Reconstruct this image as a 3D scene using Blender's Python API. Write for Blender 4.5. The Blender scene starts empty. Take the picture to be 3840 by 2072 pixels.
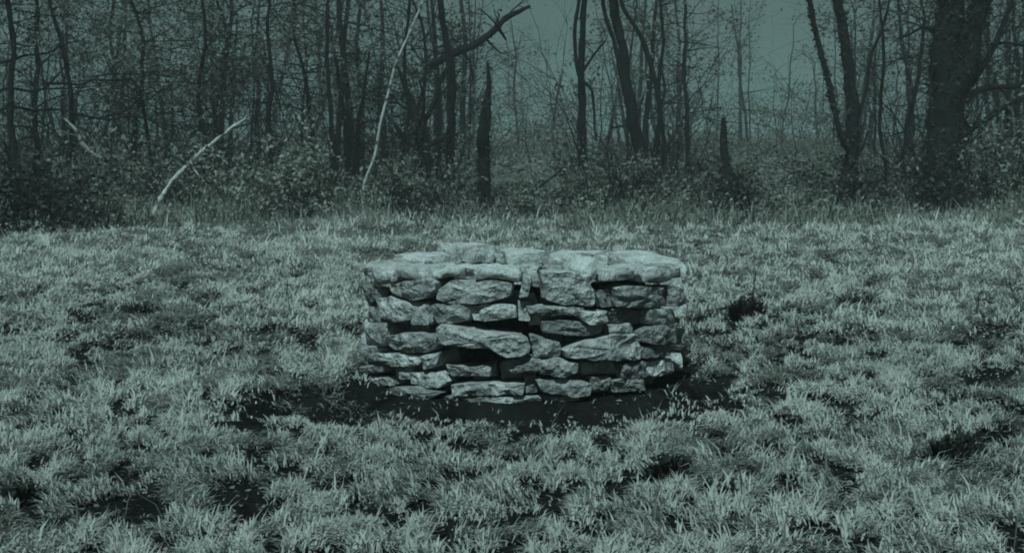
import bpy, math, random
import numpy as np
from mathutils import Vector, noise

# ------------------------------------------------------------------ camera, light, exposure
SC = bpy.context.scene
COL = SC.collection
F = 1347.0                       # focal length in pixels of a 1024 px wide picture
CAMH = 1.32
PITCH = math.atan(126.0 / F)
cam_d = bpy.data.cameras.new('camera')
cam = bpy.data.objects.new('camera', cam_d)
COL.objects.link(cam)
cam.location = (0, 0, CAMH)
cam.rotation_euler = (math.pi / 2 - PITCH, 0, 0)
cam_d.sensor_width = 36.0
cam_d.lens = 36.0 * F / 1024.0
cam_d.clip_start = 0.05
cam_d.clip_end = 2000
SC.camera = cam

SUN_EL, SUN_AZ = math.radians(57), math.radians(180 + 14)      # azimuth measured from +Y (away from camera) towards +X
w = bpy.data.worlds.new('World'); SC.world = w; w.use_nodes = True
nt = w.node_tree; nt.nodes.clear()
sky = nt.nodes.new('ShaderNodeTexSky'); sky.sky_type = 'NISHITA'; sky.sun_disc = False
sky.sun_elevation = SUN_EL; sky.sun_rotation = SUN_AZ
sky.air_density = 0.26; sky.dust_density = 0.2
bw = nt.nodes.new('ShaderNodeRGBToBW')
tint = nt.nodes.new('ShaderNodeMix'); tint.data_type = 'RGBA'; tint.blend_type = 'MULTIPLY'
tint.inputs['Factor'].default_value = 1.0
tint.inputs[7].default_value = (0.45, 1.0, 0.90, 1)       # the teal cast of the whole place
bg = nt.nodes.new('ShaderNodeBackground'); bg.inputs['Strength'].default_value = 0.05
wo = nt.nodes.new('ShaderNodeOutputWorld')
nt.links.new(sky.outputs[0], bw.inputs[0]); nt.links.new(bw.outputs[0], tint.inputs[6])
nt.links.new(tint.outputs[2], bg.inputs[0]); nt.links.new(bg.outputs[0], wo.inputs[0])

sun_d = bpy.data.lights.new('sun', 'SUN'); sun = bpy.data.objects.new('sun', sun_d); COL.objects.link(sun)
sun_d.energy = 5.0; sun_d.angle = math.radians(0.6); sun_d.color = (0.69, 1.0, 1.02)
sdir = Vector((math.sin(SUN_AZ) * math.cos(SUN_EL), math.cos(SUN_AZ) * math.cos(SUN_EL), math.sin(SUN_EL)))
sun.rotation_euler = sdir.to_track_quat('Z', 'Y').to_euler()
sun.location = (10, 20, 20)

SC.view_settings.view_transform = 'Standard'; SC.view_settings.look = 'None'
SC.view_settings.exposure = -0.6; SC.view_settings.gamma = 1.0
SC.cycles.use_denoising = True; SC.cycles.filter_width = 1.9
SC.cycles.max_bounces = 6; SC.cycles.diffuse_bounces = 3; SC.cycles.glossy_bounces = 2
SC.cycles.transmission_bounces = 3; SC.cycles.volume_bounces = 1

rng = np.random.default_rng(7)
R = random.Random(11)

# ------------------------------------------------------------------ helpers
CT, ST = math.cos(PITCH), math.sin(PITCH)
def ray(px, py):
    a = (px - 512) / F; b = -(py - 276) / F
    return Vector((a, CT + b * ST, -ST + b * CT))
def at(px, py, Y):
    d = ray(px, py); t = Y / d.y
    return Vector((d.x * t, Y, CAMH + d.z * t))

WX, WY, WR, WH = 0.07, 8.0, 0.95, 0.685          # the well: centre, radius, height
def vnoise(x, y, s, seed):
    x = x / s + 1000; y = y / s + 1000
    xi = np.floor(x).astype(np.int64); yi = np.floor(y).astype(np.int64); fx = x - xi; fy = y - yi
    fx = fx * fx * (3 - 2 * fx); fy = fy * fy * (3 - 2 * fy)
    def h(a, c):
        k = (a * 374761393 + c * 668265263 + seed * 974634777) & 0xFFFFFFFF
        k = ((k ^ (k >> 13)) * 1274126177) & 0xFFFFFFFF
        return ((k ^ (k >> 16)) & 0xFFFF) / 65535.0
    return (h(xi, yi) * (1 - fx) + h(xi + 1, yi) * fx) * (1 - fy) + (h(xi, yi + 1) * (1 - fx) + h(xi + 1, yi + 1) * fx) * fy

def bare_patch(x, y):  # mask that thins grass and thatch and sinks the ground
    """Thinned grass over lowered dark ground in front of the well: 1 inside, 0 outside."""
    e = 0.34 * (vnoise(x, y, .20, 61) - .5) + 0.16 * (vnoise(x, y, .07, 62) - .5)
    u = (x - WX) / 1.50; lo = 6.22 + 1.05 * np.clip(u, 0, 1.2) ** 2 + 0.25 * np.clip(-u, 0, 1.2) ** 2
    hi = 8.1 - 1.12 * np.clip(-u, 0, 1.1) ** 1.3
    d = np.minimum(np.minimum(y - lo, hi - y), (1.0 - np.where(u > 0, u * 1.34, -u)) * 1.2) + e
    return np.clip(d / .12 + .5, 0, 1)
def near_cut(x, y): return np.clip((np.hypot(x - WX, y - WY) - .93) / .2, 0, 1)
def ground_h(x, y):
    x = np.asarray(x, float); y = np.asarray(y, float)
    h = (0.022 * np.sin(1.7 * x + 0.6 * y) * np.sin(1.1 * y - 0.7 * x + 1) + 0.014 * np.sin(3.9 * x - 1.3 * y + 2)
         * np.sin(3.1 * y + 0.5) + 0.05 * np.sin(0.31 * x + 1.0) * np.sin(0.27 * y))
    near = np.clip((np.hypot(x - 0.07, y - 8) - 1.0) / 2.0, 0, 1)
    rise = np.clip(y - 25, 0, 200)
    hill = np.clip((y - 62) / 80, 0, 1)
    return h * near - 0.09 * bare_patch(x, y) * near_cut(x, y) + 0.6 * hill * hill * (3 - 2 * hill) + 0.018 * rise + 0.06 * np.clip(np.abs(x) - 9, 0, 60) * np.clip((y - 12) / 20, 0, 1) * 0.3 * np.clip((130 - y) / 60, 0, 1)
def gz(x, y): return float(ground_h(x, y))

class Buf:
    def __init__(s): s.v = []; s.q = []; s.t = []; s.n = 0; s.tone_q = []; s.tone_t = []
    def add(s, v, q=None, t=None, tone=0.5):
        v = np.asarray(v, np.float32).reshape(-1, 3)
        if q is not None and len(q):
            q = np.asarray(q, np.int64).reshape(-1, 4); s.q.append(q + s.n)
            s.tone_q.append(np.broadcast_to(np.asarray(tone if np.ndim(tone) == 0 else np.resize(tone, len(q)), np.float32), (len(q),)))
        if t is not None and len(t):
            t = np.asarray(t, np.int64).reshape(-1, 3); s.t.append(t + s.n)
            s.tone_t.append(np.broadcast_to(np.asarray(tone if np.ndim(tone) == 0 else np.resize(tone, len(t)), np.float32), (len(t),)))
        s.v.append(v); s.n += len(v)
    def mesh(s, name, smooth=False):
        me = bpy.data.meshes.new(name)
        V = np.concatenate(s.v) if s.v else np.zeros((0, 3), np.float32)
        Q = np.concatenate(s.q) if s.q else np.zeros((0, 4), np.int64)
        T = np.concatenate(s.t) if s.t else np.zeros((0, 3), np.int64)
        me.vertices.add(len(V)); me.vertices.foreach_set('co', V.ravel())
        me.loops.add(len(Q) * 4 + len(T) * 3)
        me.loops.foreach_set('vertex_index', np.concatenate([Q.ravel(), T.ravel()]).astype(np.int32))
        me.polygons.add(len(Q) + len(T))
        st = np.concatenate([np.arange(len(Q)) * 4, len(Q) * 4 + np.arange(len(T)) * 3]).astype(np.int32)
        me.polygons.foreach_set('loop_start', st)
        a = me.attributes.new('tone', 'FLOAT', 'FACE')
        a.data.foreach_set('value', np.concatenate([*s.tone_q, *s.tone_t]).astype(np.float32))
        me.update(calc_edges=True)
        if smooth: me.polygons.foreach_set('use_smooth', np.ones(len(me.polygons), bool))
        me.validate()
        if name in ('stone', 'cap_stone'): me.set_sharp_from_angle(angle=math.radians(32))
        return me

def obj(name, mesh, mat, parent=None):
    o = bpy.data.objects.new(name, mesh); COL.objects.link(o)
    if mat is not None:
        if len(mesh.materials) == 0: mesh.materials.append(mat)
    if parent is not None: o.parent = parent
    return o
def tag(o, label=None, cat=None, group=None, kind=None):
    if label: o['label'] = label
    if cat: o['category'] = cat
    if group: o['group'] = group
    if kind: o['kind'] = kind
    return o
def thing(name, label, cat, loc, group=None):
    o = bpy.data.objects.new(name, None); COL.objects.link(o); o.location = loc; o.empty_display_size = 0.2
    tag(o, label, cat, group)
    return o
def to_local(buf, root):
    l = np.array(root.location, np.float32)
    buf.v = [a - l for a in buf.v]
    return buf

# ------------------------------------------------------------------ materials
def mat(name, c0, c1, scale=6.0, rough=0.85, bump=0.0, bscale=30.0, transl=0.0, tone=False, detail=6.0, spots=None):
    m = bpy.data.materials.new(name); m.use_nodes = True
    n = m.node_tree; n.nodes.clear(); L = n.links.new
    out = n.nodes.new('ShaderNodeOutputMaterial')
    b = n.nodes.new('ShaderNodeBsdfPrincipled'); b.inputs['Roughness'].default_value = rough
    b.inputs['Specular IOR Level'].default_value = 0.02 if rough > 0.86 else 0.2
    tc = n.nodes.new('ShaderNodeTexCoord')
    nz = n.nodes.new('ShaderNodeTexNoise'); nz.inputs['Scale'].default_value = scale; nz.inputs['Detail'].default_value = detail
    nz.inputs['Roughness'].default_value = 0.65
    L(tc.outputs['Object'], nz.inputs['Vector'])
    fac = nz.outputs[0]
    rmp = n.nodes.new('ShaderNodeValToRGB')
    rmp.color_ramp.elements[0].position = 0.32; rmp.color_ramp.elements[1].position = 0.68
    rmp.color_ramp.elements[0].color = (*c0, 1); rmp.color_ramp.elements[1].color = (*c1, 1)
    if tone:
        at_ = n.nodes.new('ShaderNodeAttribute'); at_.attribute_name = 'tone'
        mx = n.nodes.new('ShaderNodeMath'); mx.operation = 'MULTIPLY_ADD'
        mx.inputs[1].default_value = 0.35; L(nz.outputs[0], mx.inputs[0])
        m2 = n.nodes.new('ShaderNodeMath'); m2.operation = 'MULTIPLY'; m2.inputs[1].default_value = 0.65
        L(at_.outputs['Fac'], m2.inputs[0]); L(m2.outputs[0], mx.inputs[2]); fac = mx.outputs[0]
        rmp.color_ramp.elements[0].position = 0.1; rmp.color_ramp.elements[1].position = 0.9
    L(fac, rmp.inputs[0])
    col = rmp.outputs[0]
    if spots:
        sc_, thr, sc_col = spots
        n2 = n.nodes.new('ShaderNodeTexNoise'); n2.inputs['Scale'].default_value = sc_; n2.inputs['Detail'].default_value = 4
        L(tc.outputs['Object'], n2.inputs['Vector'])
        r2 = n.nodes.new('ShaderNodeValToRGB'); r2.color_ramp.elements[0].position = thr; r2.color_ramp.elements[1].position = thr + 0.08
        L(n2.outputs[0], r2.inputs[0])
        mm = n.nodes.new('ShaderNodeMix'); mm.data_type = 'RGBA'; L(r2.outputs[0], mm.inputs['Factor'])
        L(col, mm.inputs[6]); mm.inputs[7].default_value = (*sc_col, 1); col = mm.outputs[2]
    if name == 'field_stone':
        oi = n.nodes.new('ShaderNodeObjectInfo'); mr = n.nodes.new('ShaderNodeMapRange')
        mr.inputs['To Min'].default_value = 0.5; mr.inputs['To Max'].default_value = 1.25
        L(oi.outputs['Random'], mr.inputs['Value'])
        ml = n.nodes.new('ShaderNodeMix'); ml.data_type = 'RGBA'; ml.blend_type = 'MULTIPLY'; ml.inputs['Factor'].default_value = 1
        L(col, ml.inputs[6]); L(mr.outputs[0], ml.inputs[7]); col = ml.outputs[2]
    if 'stone' in name:
        n3 = n.nodes.new('ShaderNodeTexNoise'); n3.inputs['Scale'].default_value = 75; n3.inputs['Detail'].default_value = 5; L(tc.outputs['Object'], n3.inputs['Vector'])
        m3 = n.nodes.new('ShaderNodeMapRange'); m3.inputs['From Min'].default_value = .3; m3.inputs['From Max'].default_value = .7; m3.inputs['To Min'].default_value = .62; m3.inputs['To Max'].default_value = 1.22; L(n3.outputs[0], m3.inputs['Value'])
        m4 = n.nodes.new('ShaderNodeMix'); m4.data_type = 'RGBA'; m4.blend_type = 'MULTIPLY'; m4.inputs['Factor'].default_value = 1
        L(col, m4.inputs[6]); L(m3.outputs[0], m4.inputs[7]); col = m4.outputs[2]
    L(col, b.inputs['Base Color'])
    if bump:
        nb = n.nodes.new('ShaderNodeTexNoise'); nb.inputs['Scale'].default_value = bscale; nb.inputs['Detail'].default_value = 8
        L(tc.outputs['Object'], nb.inputs['Vector'])
        bp = n.nodes.new('ShaderNodeBump'); bp.inputs['Strength'].default_value = bump; bp.inputs['Distance'].default_value = 0.06 if name == 'field_stone' else 0.03
        L(nb.outputs[0], bp.inputs['Height']); L(bp.outputs[0], b.inputs['Normal'])
    sh = b.outputs[0]
    if transl:
        t = n.nodes.new('ShaderNodeBsdfTranslucent'); L(col, t.inputs[0])
        ms = n.nodes.new('ShaderNodeMixShader'); ms.inputs[0].default_value = transl
        L(b.outputs[0], ms.inputs[1]); L(t.outputs[0], ms.inputs[2]); sh = ms.outputs[0]
    L(sh, out.inputs['Surface'])
    return m

M = {
    'soil': mat('dark_soil', (0.008, 0.008, 0.0075), (0.028, 0.028, 0.026), 5.0, 0.95, 0.9, 40),
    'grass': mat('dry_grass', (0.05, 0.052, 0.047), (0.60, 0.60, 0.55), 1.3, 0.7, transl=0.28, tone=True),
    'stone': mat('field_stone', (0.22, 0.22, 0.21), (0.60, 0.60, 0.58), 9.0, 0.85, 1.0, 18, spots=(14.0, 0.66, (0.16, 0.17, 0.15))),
    'cap': mat('pale_stone', (0.34, 0.34, 0.33), (0.66, 0.66, 0.64), 9.0, 0.85, 1.0, 18, spots=(14.0, 0.66, (0.16, 0.17, 0.16))),  # rim stones, paler than the wall stones
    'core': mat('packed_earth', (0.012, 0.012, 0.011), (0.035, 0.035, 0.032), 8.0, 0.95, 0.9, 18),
    'bark': mat('dark_bark', (0.008, 0.008, 0.0075), (0.032, 0.032, 0.03), 14.0, 0.95, 1.0, 35),
    'bark2': mat('grey_bark', (0.03, 0.03, 0.028), (0.10, 0.10, 0.095), 12.0, 0.9, 0.8, 35),
    'pale': mat('bleached_wood', (0.26, 0.26, 0.24), (0.58, 0.58, 0.54), 16.0, 0.8, 0.5, 40, spots=(7.0, 0.53, (0.08, 0.08, 0.075))),
    'leaf': mat('dull_leaf', (0.035, 0.04, 0.03), (0.26, 0.28, 0.22), 2.0, 0.6, transl=0.35, tone=True),
    'dleaf': mat('dark_leaf', (0.012, 0.014, 0.011), (0.08, 0.085, 0.07), 2.0, 0.55, transl=0.25, tone=True),
    'mleaf': mat('mixed_leaf', (0.05, 0.055, 0.045), (0.42, 0.43, 0.37), 2.0, 0.6, transl=0.4, tone=True),
    'pleaf': mat('pale_leaf', (0.10, 0.11, 0.09), (0.50, 0.50, 0.44), 2.0, 0.7, transl=0.4, tone=True),
    'litter': mat('leaf_litter', (0.035, 0.035, 0.03), (0.30, 0.30, 0.27), 3.0, 0.9, transl=0.1, tone=True),
    'weed': mat('dark_weed', (0.012, 0.014, 0.012), (0.05, 0.055, 0.045), 4.0, 0.7, transl=0.15, tone=True),
}

# ------------------------------------------------------------------ ground
def axis(a, b, fine0, fine1, df, dc):
    xs = list(np.arange(fine0, fine1, df))
    x = fine0
    while x - dc > a: x -= dc; dc = min(dc * 1.06, 6); xs.insert(0, x)
    xs.insert(0, a)
    x = fine1; dc2 = df * 2
    while x < b - dc2: xs.append(x); x += dc2; dc2 = min(dc2 * 1.06, 6)
    xs.append(b)
    return np.array(xs)
gx = axis(-180, 180, -5, 5, 0.07, 0.15); gy = axis(-50, 225, 3.5, 11, 0.07, 0.15)
GX, GY = np.meshgrid(gx, gy); GZ = ground_h(GX, GY)
b = Buf(); nx, ny = len(gx), len(gy)
ii = (np.arange(ny - 1)[:, None] * nx + np.arange(nx - 1)[None]).ravel()
# a round opening for the shaft of the well
cx_ = (GX[:-1, :-1].ravel() + 0.035); cy_ = (GY[:-1, :-1].ravel() + 0.035)
keep = np.hypot(cx_ - 0.07, cy_ - 8.0) > 0.66
qs = np.stack([ii, ii + 1, ii + 1 + nx, ii + nx], 1)[keep]
b.add(np.stack([GX, GY, GZ], -1), qs)
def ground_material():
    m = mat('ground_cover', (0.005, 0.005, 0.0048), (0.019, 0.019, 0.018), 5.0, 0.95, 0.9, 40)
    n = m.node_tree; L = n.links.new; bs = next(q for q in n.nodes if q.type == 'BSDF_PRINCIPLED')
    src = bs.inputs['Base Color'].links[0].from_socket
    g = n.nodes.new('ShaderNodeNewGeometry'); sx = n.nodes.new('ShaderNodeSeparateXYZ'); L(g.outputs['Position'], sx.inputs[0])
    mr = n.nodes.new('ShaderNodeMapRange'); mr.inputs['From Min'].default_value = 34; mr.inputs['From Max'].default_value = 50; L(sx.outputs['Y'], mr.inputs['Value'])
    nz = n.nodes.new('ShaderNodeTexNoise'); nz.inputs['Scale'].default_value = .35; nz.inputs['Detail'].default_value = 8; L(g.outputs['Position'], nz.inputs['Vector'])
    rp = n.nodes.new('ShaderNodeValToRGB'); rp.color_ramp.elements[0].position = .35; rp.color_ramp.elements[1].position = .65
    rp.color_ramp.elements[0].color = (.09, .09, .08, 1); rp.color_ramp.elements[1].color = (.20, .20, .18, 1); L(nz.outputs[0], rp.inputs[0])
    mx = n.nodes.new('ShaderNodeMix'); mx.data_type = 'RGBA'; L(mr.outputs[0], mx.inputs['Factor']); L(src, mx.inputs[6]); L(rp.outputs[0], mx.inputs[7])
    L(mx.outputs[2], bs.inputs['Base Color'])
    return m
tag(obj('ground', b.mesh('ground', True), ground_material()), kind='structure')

# ------------------------------------------------------------------ the well
well = thing('stone_well', 'round dry stone well of pale rough fieldstones standing in the grass clearing', 'well', (WX, WY, 0))

def zpx(zx, zy): return 240 + zx / 5.085, 226.7 + zy / 5.085      # enlargement of the photograph -> 1024 px picture
def on_well(zx, zy, rad=WR):
    px, py = zpx(zx, zy); d = ray(px, py)
    ox, oy = -WX, -WY
    A = d.x ** 2 + d.y ** 2; B = 2 * (ox * d.x + oy * d.y); C = ox * ox + oy * oy - rad * rad
    D = B * B - 4 * A * C
    t = -B / (2 * A) if D < 0 else (-B - math.sqrt(D)) / (2 * A)
    p = Vector((d.x * t - WX, d.y * t - WY, CAMH + d.z * t))
    return math.atan2(p.x, -p.y), p.z          # 0 faces the camera
def cyl(th, r, z): return (r * math.sin(th), -r * math.cos(th), z)

def stone_from_outline(pts, proud=0.0, depth=0.22, seed=0):
    rr = random.Random(seed)
    P = [on_well(*p) for p in pts]
    th = np.array([p[0] for p in P]); z = np.array([p[1] for p in P])
    n = 30
    s = np.concatenate([[0], np.cumsum(np.hypot(np.diff(np.append(th, th[0])) * WR, np.diff(np.append(z, z[0]))))])
    u = np.linspace(0, s[-1], n, endpoint=False)
    T = np.interp(u, s, np.append(th, th[0])); Z = np.interp(u, s, np.append(z, z[0]))
    # soften the corners a little
    for _ in range(1):
        T = 0.08 * np.roll(T, 1) + 0.84 * T + 0.08 * np.roll(T, -1); Z = 0.08 * np.roll(Z, 1) + 0.84 * Z + 0.08 * np.roll(Z, -1)
    ct, cz = T.mean(), Z.mean()
    size = min(T.max() - T.min(), (Z.max() - Z.min()) / WR * 1.6) * WR
    tilt_t, tilt_z = rr.uniform(-.07, .07), rr.uniform(-.10, .10)
    grow = 1 + 0.024 / max(size, .05)
    rings = [(0.98, WR - depth + proud), (grow, WR - 0.06 + proud), (grow, WR - 0.012 + proud), (grow - .055, WR + 0.006 + proud),
             (0.72, WR + 0.010 + 0.01 * size + proud), (0.36, WR + 0.012 + 0.015 * size + proud)]
    V = []; sd = Vector((seed * 3.7, seed * 1.3, 0))
    for k, (sc, r) in enumerate(rings):
        for t_, z_ in zip(T, Z):
            tt = ct + (t_ - ct) * sc; zz = cz + (z_ - cz) * sc
            q = Vector(cyl(tt, WR, zz))
            dn = noise.noise(q * 9 + sd) * 0.022 + noise.noise(q * 26 + sd) * 0.014 + noise.noise(q * 60 + sd) * 0.006
            rr_ = r + (dn if k > 0 else 0) + (tilt_t * (tt - ct) * WR + tilt_z * (zz - cz) if k > 1 else 0)
            V.append(cyl(tt, rr_, zz + (noise.noise(q * 14 - sd) * 0.009 if k else 0)))
    V.append(cyl(ct, rings[-1][1] + 0.004, cz)); V.append(cyl(ct, WR - depth + proud, cz))
    Q = []; Tr = []
    for k in range(len(rings) - 1):
        for i in range(n):
            j = (i + 1) % n
            Q.append((k * n + i, k * n + j, (k + 1) * n + j, (k + 1) * n + i))
    e = (len(rings) - 1) * n; c1 = len(rings) * n
    for i in range(n):
        j = (i + 1) % n
        Tr.append((e + i, e + j, c1)); Tr.append((j, i, c1 + 1))
    # outlines are traced clockwise or not; face them outwards
    area = np.sum(T * np.roll(Z, -1) - np.roll(T, -1) * Z)
    if area < 0:
        Q = [q[::-1] for q in Q]; Tr = [t[::-1] for t in Tr]
    bb = Buf(); bb.add(V, Q, Tr)
    return bb.mesh('stone', True)

FRONT = [  # outlines of the stones facing the camera, in enlargement pixels, and how far each stands proud
    ([(640, 300), (710, 312), (702, 368), (652, 388)], .0),
    ([(775, 292), (860, 280), (940, 268), (1005, 275), (1002, 312), (955, 352), (872, 366), (795, 335)], .02),
    ([(668, 238), (760, 262), (764, 300), (700, 300), (660, 276)], .0),
    ([(1025, 362), (1038, 312), (1088, 274), (1200, 272), (1285, 278), (1372, 290), (1362, 345), (1262, 376), (1090, 383)], .015),
    ([(1445, 268), (1474, 262), (1462, 334), (1428, 338)], .0),
    ([(1540, 232), (1640, 226), (1706, 232), (1752, 282), (1784, 318), (1782, 392), (1640, 390), (1546, 362)], .025),
    ([(1820, 332), (1880, 326), (1886, 394), (1840, 397)], -.01),
    ([(1910, 314), (2030, 302), (2158, 318), (2162, 398), (2060, 410), (1928, 404)], .01),
    ([(2172, 300), (2230, 320), (2246, 385), (2180, 402)], .03),
    ([(702, 374), (760, 354), (868, 388), (866, 468), (790, 476), (716, 442)], .01),
    ([(880, 392), (955, 396), (962, 490), (882, 486)], .0),
    ([(646, 404), (690, 410), (696, 480), (650, 480)], -.01),
    ([(986, 398), (1080, 392), (1170, 392), (1164, 470), (1060, 482), (1020, 486), (1000, 462)], .012),
    ([(1182, 402), (1280, 394), (1384, 397), (1392, 458), (1290, 470), (1200, 472)], -.005),
    ([(1422, 392), (1472, 396), (1466, 466), (1425, 462)], -.03),
    ([(1490, 406), (1600, 406), (1720, 412), (1718, 446), (1600, 444), (1500, 438)], .0),
    ([(1728, 426), (1842, 430), (1850, 474), (1768, 486), (1735, 460)], .03),
    ([(1866, 432), (1950, 420), (2056, 432), (2048, 486), (1884, 488)], -.04),
    ([(2072, 424), (2190, 416), (2204, 488), (2084, 490)], .0),
    ([(1556, 482), (1690, 478), (1818, 492), (1814, 536), (1690, 546), (1562, 526)], .005),
    ([(1894, 502), (1990, 497), (1998, 538), (1900, 536)], -.02),
    ([(2040, 532), (2108, 497), (2190, 520), (2174, 580), (2090, 592), (2046, 572)], .025),
    ([(2206, 512), (2250, 520), (2240, 590), (2204, 590)], .0),
    ([(642, 512), (742, 508), (736, 592), (690, 602), (646, 590)], .005),
    ([(770, 556), (850, 544), (924, 540), (996, 562), (996, 612), (940, 634), (800, 622)], .015),
    ([(1020, 522), (1042, 498), (1160, 504), (1232, 530), (1340, 538), (1440, 552), (1456, 600), (1442, 648), (1330, 654), (1296, 606), (1190, 606), (1035, 590)], .04),
    ([(1480, 558), (1560, 574), (1622, 592), (1622, 648), (1500, 656)], .01),
    ([(1660, 626), (1720, 592), (1850, 556), (2012, 546), (2030, 620), (2008, 668), (1800, 670), (1672, 656)], .02),
    ([(2050, 606), (2182, 602), (2182, 640), (2060, 664)], .0),
    ([(636, 620), (700, 616), (694, 680), (640, 676)], .0),
    ([(712, 642), (800, 646), (914, 650), (910, 694), (800, 704), (722, 676)], .012),
    ([(936, 660), (1010, 642), (992, 698), (946, 714)], .0),
    ([(1340, 690), (1430, 664), (1516, 670), (1504, 728), (1400, 736)], .005),
    ([(1524, 684), (1602, 666), (1700, 690), (1706, 728), (1640, 754), (1532, 740)], .02),
    ([(1750, 700), (1900, 690), (1920, 738), (1770, 746)], -.03),
    ([(1060, 710), (1250, 714), (1242, 756), (1080, 752)], -.03),
    ([(1946, 700), (2050, 690), (2060, 760), (1950, 765)], .0),
    ([(2080, 684), (2190, 668), (2190, 740), (2090, 750)], .0),
    ([(630, 710), (722, 700), (722, 736), (640, 742)], .015),
    ([(776, 720), (852, 710), (856, 770), (788, 766)], -.02),
    ([(640, 760), (760, 766), (770, 806), (650, 800)], -.02),
    ([(870, 744), (1000, 742), (1040, 784), (1000, 812), (880, 796)], -.005),
    ([(800, 816), (900, 812), (1010, 842), (960, 866), (810, 862)], .02),
    ([(1090, 802), (1180, 794), (1266, 796), (1266, 848), (1100, 854)], .012),
    ([(1280, 800), (1430, 800), (1422, 844), (1292, 846)], .015),
    ([(1456, 770), (1500, 764), (1510, 830), (1460, 836)], -.04),
    ([(1520, 782), (1620, 774), (1704, 780), (1770, 800), (1762, 846), (1680, 858), (1540, 826)], .012),
    ([(1800, 764), (1884, 770), (1870, 830), (1806, 826)], -.01),
    ([(1910, 780), (2040, 776), (2040, 820), (1920, 836)], .0),
    ([(1060, 866), (1240, 870), (1240, 900), (1070, 900)], -.02),
    ([(1270, 868), (1420, 862), (1500, 870), (1490, 902), (1280, 902)], -.01),
    ([(1530, 872), (1700, 872), (1700, 900), (1540, 900)], -.02),
    ([(830, 874), (1030, 884), (1020, 900), (840, 900)], -.02),
]
for i, (pts, pr) in enumerate(FRONT):
    obj('stone', stone_from_outline(pts, pr, seed=i + 1), M['stone'], well)

def block(th0, th1, r0, r1, z0, z1, seed, n=5, rnd=0.30, rough=0.02, name='stone', lift=0.0):
    """A rounded rough block between two angles, radii and heights."""
    sd = Vector((seed * 2.1, seed * 5.3, seed * 0.7)); V = []; Q = []; idx = {}
    rr = random.Random(seed * 7 + 1); sk = rr.uniform(-.12, .12); sz = rr.uniform(-.10, .10)
    def vert(a, b_, c):
        key = (a, b_, c)
        if key in idx: return idx[key]
        p = Vector((a / n * 2 - 1, b_ / n * 2 - 1, c / n * 2 - 1))
        s = p.normalized() * 1.12
        m_ = p.lerp(s, rnd)
        th = (th0 + th1) / 2 + (th1 - th0) / 2 * (m_.x + sk * m_.z)
        r = (r0 + r1) / 2 + (r1 - r0) / 2 * m_.y
        z = (z0 + z1) / 2 + (z1 - z0) / 2 * (m_.z + sz * m_.x) + lift * m_.x
        q = Vector(cyl(th, r, z))
        q += Vector((noise.noise(q * 8 + sd), noise.noise(q * 8 - sd), noise.noise(q * 9 + sd * 2))) * rough
        q += Vector((noise.noise(q * 24 + sd), noise.noise(q * 24 - sd), noise.noise(q * 22 + sd * 2))) * rough * 0.45
        idx[key] = len(V); V.append(q); return idx[key]
    def face(f):
        for i in range(n):
            for j in range(n):
                Q.append(tuple(f(i + di, j + dj) for di, dj in ((0, 0), (1, 0), (1, 1), (0, 1))))
    face(lambda i, j: vert(i, j, n)); face(lambda i, j: vert(j, i, 0))
    face(lambda i, j: vert(i, 0, j)); face(lambda i, j: vert(j, n, i))
    face(lambda i, j: vert(n, i, j)); face(lambda i, j: vert(0, j, i))
    bb = Buf(); bb.add(V, [q[::-1] for q in Q]); me = bb.mesh(name, True)
    import bmesh
    bm = bmesh.new(); bm.from_mesh(me); bmesh.ops.recalc_face_normals(bm, faces=bm.faces); bm.to_mesh(me); bm.free()
    return me

# smaller stones set back behind the face, seen in the joints
sd = 600; zc = 0.0
for hgt in (0.085, 0.095, 0.10, 0.095, 0.10, 0.10):
    a = math.radians(-86) + R.uniform(0, .1)
    while a < math.radians(86):
        e = a + R.uniform(.13, .27)
        if not (-.36 < (a + e) / 2 < .13 and .18 < zc + hgt / 2 < .46):        # the two dark hollows where stones have dropped out
            obj('stone', block(a + .006, e - .006, WR - .22, WR - R.uniform(.115, .15), zc + .004, zc + hgt - .004, sd, 3), M['stone'], well)
        sd += 1; a = e
    zc += hgt
# the far half of the wall, laid in courses
sd = 200
zc = 0.0
for hgt in (0.11, 0.12, 0.10, 0.13, 0.11, 0.075):
    a = math.radians(86) + R.uniform(0, .1)
    while a < math.radians(268):
        wd = R.uniform(0.22, 0.42); e = min(a + wd, math.radians(275))
        obj('stone', block(a + .012, e - .012, WR - .24, WR + R.uniform(-.01, .03), zc + .006, zc + hgt - .006, sd, 4), M['stone'], well)
        sd += 1; a = e
    zc += hgt
# inner faces of the shaft, seen below the far rim
for zi0, zi1 in ((0.50, 0.585), (0.40, 0.49), (0.28, 0.39)):
    a = R.uniform(0, .2)
    while a < 6.1:
        e = min(a + R.uniform(.30, .5), 6.28)
        obj('stone', block(a + .015, e - .015, .56, .74, zi0, zi1, sd, 4), M['stone'], well); sd += 1; a = e
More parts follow.
